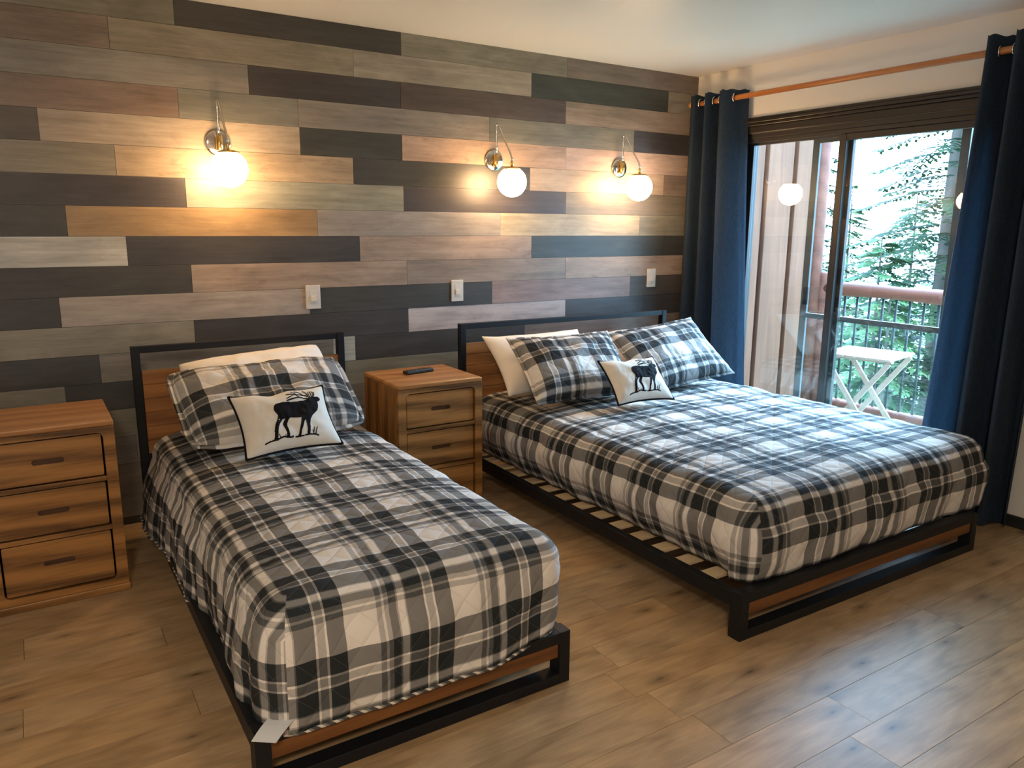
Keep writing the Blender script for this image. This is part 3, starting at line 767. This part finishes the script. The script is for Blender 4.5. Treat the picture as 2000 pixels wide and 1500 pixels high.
    if sum((f.normal.z for f in list(bm.faces)[:200])) < 0: bmesh.ops.reverse_faces(bm, faces=bm.faces)
    obj('quilt_cloth', bm, m_plaid, t, smooth=True, solid=.008, keep=True)
    if hem:
        obj('hem_binding', tb(hempts[::2], .0055, 8), m_binding, t, smooth=True)
    return t
def binding_mat():
    m = mat('striped_binding', rough=.85); k = N(m); v = k.coord('Object', (1, 1, 1)); s = k.n('ShaderNodeSeparateXYZ'); k.l(v, s.inputs[0])
    q = k.math('FRACT', k.math('MULTIPLY', k.math('ADD', k.math('ADD', s.outputs[0], s.outputs[1]), s.outputs[2]), 26))
    k.l(k.ramp(q, [(0, (.06, .06, .055)), (.45, (.62, .57, .49)), (.75, (.2, .19, .17))], 'CONSTANT'), k.b.inputs['Base Color']); return m
m_binding = binding_mat()
def tr(y, low): return (-.035*low*low, .035*low)
def tl(y, low):   # the twin quilt hangs out and down near the head end
    k = max(0, min(1, (y+1.5)/.9)); return (.055*k*low+.012*low*math.sin(y*9), -.0*low)
def tf(x, low): k = max(0, min(1, (x+2.95)/.25)); return (-.030*k*low, .030*k*low)
quilt('black, grey and white plaid quilt on the twin bed', -3.572, -2.642, -2.172, -.30, .492, .085,
      [(.014, .37), (.018, .30), (.018, .22), (.012, .150)], 1, -3.501, 1, -2.121, tl, 1, tr, None, front_mod=tf, kv=.311/.27, kf=.311/.339)
def ql(y, low): return (-.055*low*low, -.004*low)
def qr(y, low): return (.055*math.sin(min(1, low*1.15)*PI)+.01, .02*low)
quilt('black, grey and white plaid quilt on the queen bed, lit blue by the patio door', -1.930, -.275, -2.272, -.30, .487, .10,
      [(.018, .36), (.022, .30), (.012, .225), (.0, .180)], -1, -1.609+.4278*.36-.018, -1, -1.572+.571*.29, ql, 2, qr, hem=False, kv=.311/.29, kf=.311/.36, ku=.311/.36)


# ------------------------------------------------------------------ pillows
def pillow(name, label, cat, group, w, h, th, m, pos, lean, yaw=0, roll=0, pinch=.06, seed=0, sag=0, bend=0, uvoff=(0, 0), piping=None, flange=0, wrinkle=.006, rot180=False, rnd_=0.0, cloth=1.04, taper=0):
    """pos = middle of the bottom edge; lean = angle of the pillow's up direction above the horizontal"""
    t = thing(name, label, cat, pos, 0, group)
    n = 44; bm = bmesh.new(); uv = bm.loops.layers.uv.new('uv')
    def surf(a, b, side):
        ka = 1-pinch*(1-b*b); kb = 1-pinch*1.3*(1-a*a)
        x = a*w/2*ka; y = b*h/2*kb+h/2
        q_ = (a*b)**4; x *= 1-rnd_*q_; y = h/2+(y-h/2)*(1-rnd_*q_*1.3); x *= 1-taper*(1-b)*.5
        prof = max(0, (1-a**4)*(1-b**4))**.55*(.75+.25*(1-a*a)*(1-b*b))
        z = side*th/2*prof
        z += wrinkle*noise.noise(Vector((a*3+seed, b*3, side*2)))*prof+wrinkle*.6*noise.noise(Vector((a*8+seed, b*5, side)))*prof
        # puckers running in from the corners
        z += side*.35*wrinkle*math.sin(9*math.atan2(b-1.2, a))*prof*max(0, abs(a)+abs(b)-.8)
        z += bend*(a*a-.3)*.5
        y -= sag*(1-a*a)*max(0, b)
        y += .012*noise.noise(Vector((a*2.2, seed+3, 0)))*max(0, b)
        return Vector((x, y, z))
    ud, vd = (-1, -1) if rot180 else (1, 1)
    ver = {}
    for side in (1, -1):
        for i in range(n+1):
            for j in range(n+1):
                # denser sampling near the rim
                a = math.sin(PI/2*(2*i/n-1)); b = math.sin(PI/2*(2*j/n-1))
                edge = i in (0, n) or j in (0, n)
                if edge and side == -1: ver[(side, i, j)] = ver[(1, i, j)]; continue
                ver[(side, i, j)] = bm.verts.new(surf(a, b, side))
    for side in (1, -1):
        for i in range(n):
            for j in range(n):
                ks = [(i, j), (i+1, j), (i+1, j+1), (i, j+1)]
                if side == -1: ks = ks[::-1]
                f = bm.faces.new([ver[(side,)+k] for k in ks])
                for lp, (p, q) in zip(f.loops, ks):
                    a = math.sin(PI/2*(2*p/n-1)); b = math.sin(PI/2*(2*q/n-1))
                    lp[uv].uv = (ud*a*w/2*cloth+uvoff[0], vd*b*h/2*cloth+uvoff[1])
    obj('pillow_body', bm, m, t, smooth=True, keep=True)
    rim = []
    for i in range(n): rim.append(ver and surf(math.sin(PI/2*(2*i/n-1)), -1, 1))
    for j in range(n): rim.append(surf(1, math.sin(PI/2*(2*j/n-1)), 1))
    for i in range(n, 0, -1): rim.append(surf(math.sin(PI/2*(2*i/n-1)), 1, 1))
    for j in range(n, 0, -1): rim.append(surf(-1, math.sin(PI/2*(2*j/n-1)), 1))
    if piping:
        rim2 = rim[::2]+[rim[0]]; obj('piping', tb(rim2, .0056, 8), piping, t, smooth=True)
    if flange:
        bm = bmesh.new(); u2 = bm.loops.layers.uv.new('uv'); cen = Vector((0, h/2, 0)); ring = []
        for p in rim:
            d = Vector(((1 if p.x > 0 else -1)*max(0, abs(p.x)-w/2+flange*1.5), 0, 0)) if False else (p-cen)
            d = Vector((d.x/(w/2), d.y/(h/2), 0)); mx = max(abs(d.x), abs(d.y)); q = Vector((d.x if abs(d.x) > .8*mx else d.x*.4, d.y if abs(d.y) > .8*mx else d.y*.4, 0)).normalized()
            o = p+q*flange+Vector((0, 0, .006*noise.noise(Vector((p.x*14, p.y*14, seed)))))
            ring.append((bm.verts.new(p-q*.004), bm.verts.new(o), p, o))
        for i in range(len(ring)):
            a, b = ring[i], ring[(i+1) % len(ring)]; f = bm.faces.new((a[0], a[1], b[1], b[0]))
            for lp, p in zip(f.loops, (a[2], a[3], b[3], b[2])): lp[u2].uv = (ud*p.x*cloth+uvoff[0], vd*(p.y-h/2)*cloth+uvoff[1])
        obj('flange', bm, m, t, smooth=True, solid=.004)
    cy, sy = math.cos(yaw), math.sin(yaw); X = Vector((cy, sy, 0)); F = Vector((-sy, cy, 0))
    Uv = F*math.cos(lean)+Vector((0, 0, math.sin(lean))); Nn = X.cross(Uv)
    if Nn.y > 0 and False: Nn = -Nn
    M = Matrix((X, Uv, Nn)).transposed() @ Matrix.Rotation(roll, 3, 'Z')
    t.rotation_euler = M.to_euler(); t['surf'] = 0; del t['surf']
    return t, surf
D = math.radians
pw = dict(pinch=.05)
# --- twin bed
pillow('pillow', 'white bed pillow behind the plaid sham, against the twin headboard', 'pillow', 'white bed pillows', .68, .42, .17, m_white, (-3.07, -.585, .575), D(38), D(0), D(5), seed=1, pinch=.05, rnd_=.05, wrinkle=.012)
pillow('pillow_sham', 'plaid pillow sham leaning on the twin bed headboard', 'pillow', 'plaid pillow shams', .75, .465, .20, m_plaid, (-3.125, -.845, .565), D(32), D(0), D(1.5),
       seed=2, flange=.022, uvoff=(.06, .10), sag=.012, wrinkle=.020, pinch=.03, rnd_=.08, cloth=.85, taper=.04)
# --- queen bed
pillow('pillow', 'white bed pillow behind the left plaid sham of the queen bed', 'pillow', 'white bed pillows', .66, .40, .15, m_white, (-1.545, -.60, .545), D(45), D(0), 0, seed=4, pinch=.07)
pillow('pillow', 'white bed pillow almost hidden behind the right plaid sham of the queen bed', 'pillow', 'white bed pillows', .64, .38, .15, m_white, (-.80, -.58, .540), D(44), D(0), D(3), seed=5, pinch=.07)
pillow('pillow_sham', 'left plaid pillow sham on the queen bed', 'pillow', 'plaid pillow shams', .63, .425, .17, m_plaid, (-1.530, -.86, .555), D(41), D(-4), D(0), seed=6, flange=.02, uvoff=(.20, .13), rot180=True, wrinkle=.015, pinch=.06, cloth=.9)
pillow('pillow_sham', 'right plaid pillow sham on the queen bed, next to the left curtain', 'pillow', 'plaid pillow shams', .68, .44, .17, m_plaid, (-.775, -.85, .555), D(41), D(-2), D(6), seed=7, flange=.02, uvoff=(.18, .15), rot180=True, wrinkle=.016, pinch=.06, cloth=.9)

# --- throw pillows with a printed elk (outline given on the pillow face)
TL_, TR_, BR_, BL_ = (635, 580), (1340, 495), (1440, 940), (715, 1050)
def to_ab(px, py):
    u, v = .5, .5
    for _ in range(12):
        x = (1-u)*(1-v)*TL_[0]+u*(1-v)*TR_[0]+u*v*BR_[0]+(1-u)*v*BL_[0]-px
        y = (1-u)*(1-v)*TL_[1]+u*(1-v)*TR_[1]+u*v*BR_[1]+(1-u)*v*BL_[1]-py
        a = (1-v)*(TR_[0]-TL_[0])+v*(BR_[0]-BL_[0]); b = (1-u)*(BL_[0]-TL_[0])+u*(BR_[0]-TR_[0])
        c = (1-v)*(TR_[1]-TL_[1])+v*(BR_[1]-BL_[1]); d = (1-u)*(BL_[1]-TL_[1])+u*(BR_[1]-TR_[1])
        dt = a*d-b*c; u -= (x*d-y*b)/dt; v -= (a*y-c*x)/dt
    return (2*u-1, 1-2*v)
BODY = [(1290, 613), (1308, 622), (1311, 638), (1300, 650), (1284, 655), (1287, 680), (1285, 705), (1272, 735), (1242, 762), (1222, 785), (1204, 815), (1197, 850), (1195, 890),
        (1190, 918), (1198, 926), (1166, 928), (1170, 890), (1167, 850), (1160, 822), (1150, 835), (1140, 865), (1122, 905), (1120, 925), (1112, 942), (1080, 946), (1100, 925), (1110, 885), (1122, 845), (1128, 808),
        (1090, 812), (1042, 806), (1025, 820), (1012, 850), (1012, 875), (1026, 915), (1030, 940), (1034, 950), (1005, 950), (1004, 915), (990, 885), (976, 856), (984, 835), (1000, 812),
        (975, 820), (955, 850), (943, 880), (938, 915), (938, 950), (942, 968), (905, 970), (912, 945), (910, 900), (916, 858), (935, 820), (943, 790), (930, 765), (914, 740), (918, 700), (935, 684), (965, 674),
        (1010, 672), (1060, 674), (1110, 672), (1160, 660), (1190, 648), (1205, 632), (1220, 620), (1240, 616), (1265, 615)]
LINES = [([(1215, 640), (1180, 640), (1130, 634), (1080, 648), (1030, 662)], 4.5), ([(1220, 628), (1185, 610), (1150, 604), (1110, 606), (1070, 600), (1035, 596)], 4.5),
         ([(1205, 612), (1190, 585), (1165, 562)], 3.5), ([(1165, 606), (1140, 580), (1100, 570)], 3.5), ([(1120, 606), (1095, 588), (1070, 574)], 3.2), ([(1095, 606), (1065, 625), (1030, 642)], 3.2),
         ([(1130, 634), (1110, 612), (1095, 606)], 3), ([(1222, 622), (1212, 600), (1205, 578)], 3.2), ([(1235, 616), (1230, 595), (1218, 568)], 3.2), ([(1245, 614), (1250, 592), (1238, 570)], 3.2), ([(1250, 612), (1258, 595), (1255, 575)], 3),
         ([(845, 985), (880, 972), (930, 964), (985, 946), (1040, 950), (1055, 944)], 4), ([(1075, 945), (1110, 940), (1140, 936)], 3.5), ([(1150, 930), (1190, 922), (1230, 918), (1252, 922)], 4),
         ([(960, 955), (945, 930)], 2.6), ([(1000, 948), (995, 932)], 2.4), ([(1215, 920), (1222, 890), (1228, 870)], 2.8), ([(1232, 918), (1242, 885), (1252, 868)], 2.8), ([(1222, 918), (1212, 895)], 2.4)]
def inside(poly, x, y):
    c = False; j = len(poly)-1
    for i in range(len(poly)):
        xi, yi = poly[i]; xj, yj = poly[j]
        if (yi > y) != (yj > y) and x < (xj-xi)*(y-yi)/(yj-yi)+xi: c = not c
        j = i
    return c
def seg(px, py, a, b):
    dx, dy = b[0]-a[0], b[1]-a[1]; t = max(0, min(1, ((px-a[0])*dx+(py-a[1])*dy)/(dx*dx+dy*dy))); return math.hypot(px-a[0]-t*dx, py-a[1]-t*dy)
def elk_print(surf, parent):
    bm = bmesh.new(); st = 3.0; vs = {}
    def vert(i, j):
        if (i, j) not in vs:
            a, b = to_ab(840+i*st, 555+j*st); vs[(i, j)] = bm.verts.new(surf(a, b, 1)+Vector((0, 0, .0011)))
        return vs[(i, j)]
    for i in range(int(480/st)):
        for j in range(int(440/st)):
            x, y = 840+(i+.5)*st, 555+(j+.5)*st
            if inside(BODY, x, y) or any(min(seg(x, y, p, q) for p, q in zip(l, l[1:])) < wd*1.3 for l, wd in LINES if min(p[0] for p in l)-6 < x < max(p[0] for p in l)+6):
                bm.faces.new((vert(i, j), vert(i+1, j), vert(i+1, j+1), vert(i, j+1)))
    for f in bm.faces: f.normal_update()
    o = obj('elk_print', bm, m_blackcloth, parent, smooth=True, keep=True); o['label'] = 'black elk silhouette print'
    return o
ek, sf = pillow('throw_pillow', 'small ivory pillow with a black elk silhouette, on the twin bed', 'throw pillow', 'elk throw pillows', .385, .29, .125, m_canvas, (-3.138, -1.03, .548), D(45), 0, D(1.5), pinch=.085, seed=9, piping=m_blackcloth, wrinkle=.007)
elk_print(sf, ek)
ek2 = copy_tree(ek); ek2.location = (-1.345, -1.085, .548); ek2['label'] = 'small ivory pillow with a black elk silhouette, on the queen bed'
X = Vector((math.cos(D(-6)), math.sin(D(-6)), 0)); F = Vector((-X.y, X.x, 0)); Uv = F*math.cos(D(44))+Vector((0, 0, math.sin(D(44))))
ek2.rotation_euler = Matrix((X, Uv, X.cross(Uv))).transposed().to_euler(); ek2.scale = (.9, .95, 1)

# ------------------------------------------------------------------ unseen ceiling lamp, added as warm fill, behind the camera side of the room
cl = thing('ceiling_fill_light', 'unseen round ceiling fill lamp, added over the open floor before the beds', 'ceiling lamp', (-4.5, -4.7, H-.0005))
obj('fill_lamp_base', lathe([(0, 0), (.24, 0), (.245, -.01), (.24, -.03), (.0, -.03)], 40), m_nickel, cl, smooth=False)
obj('fill_lamp_diffuser', lathe([(.225, -.0305), (.21, -.055), (.15, -.078), (0, -.088)], 40), m_diff, cl, smooth=True)
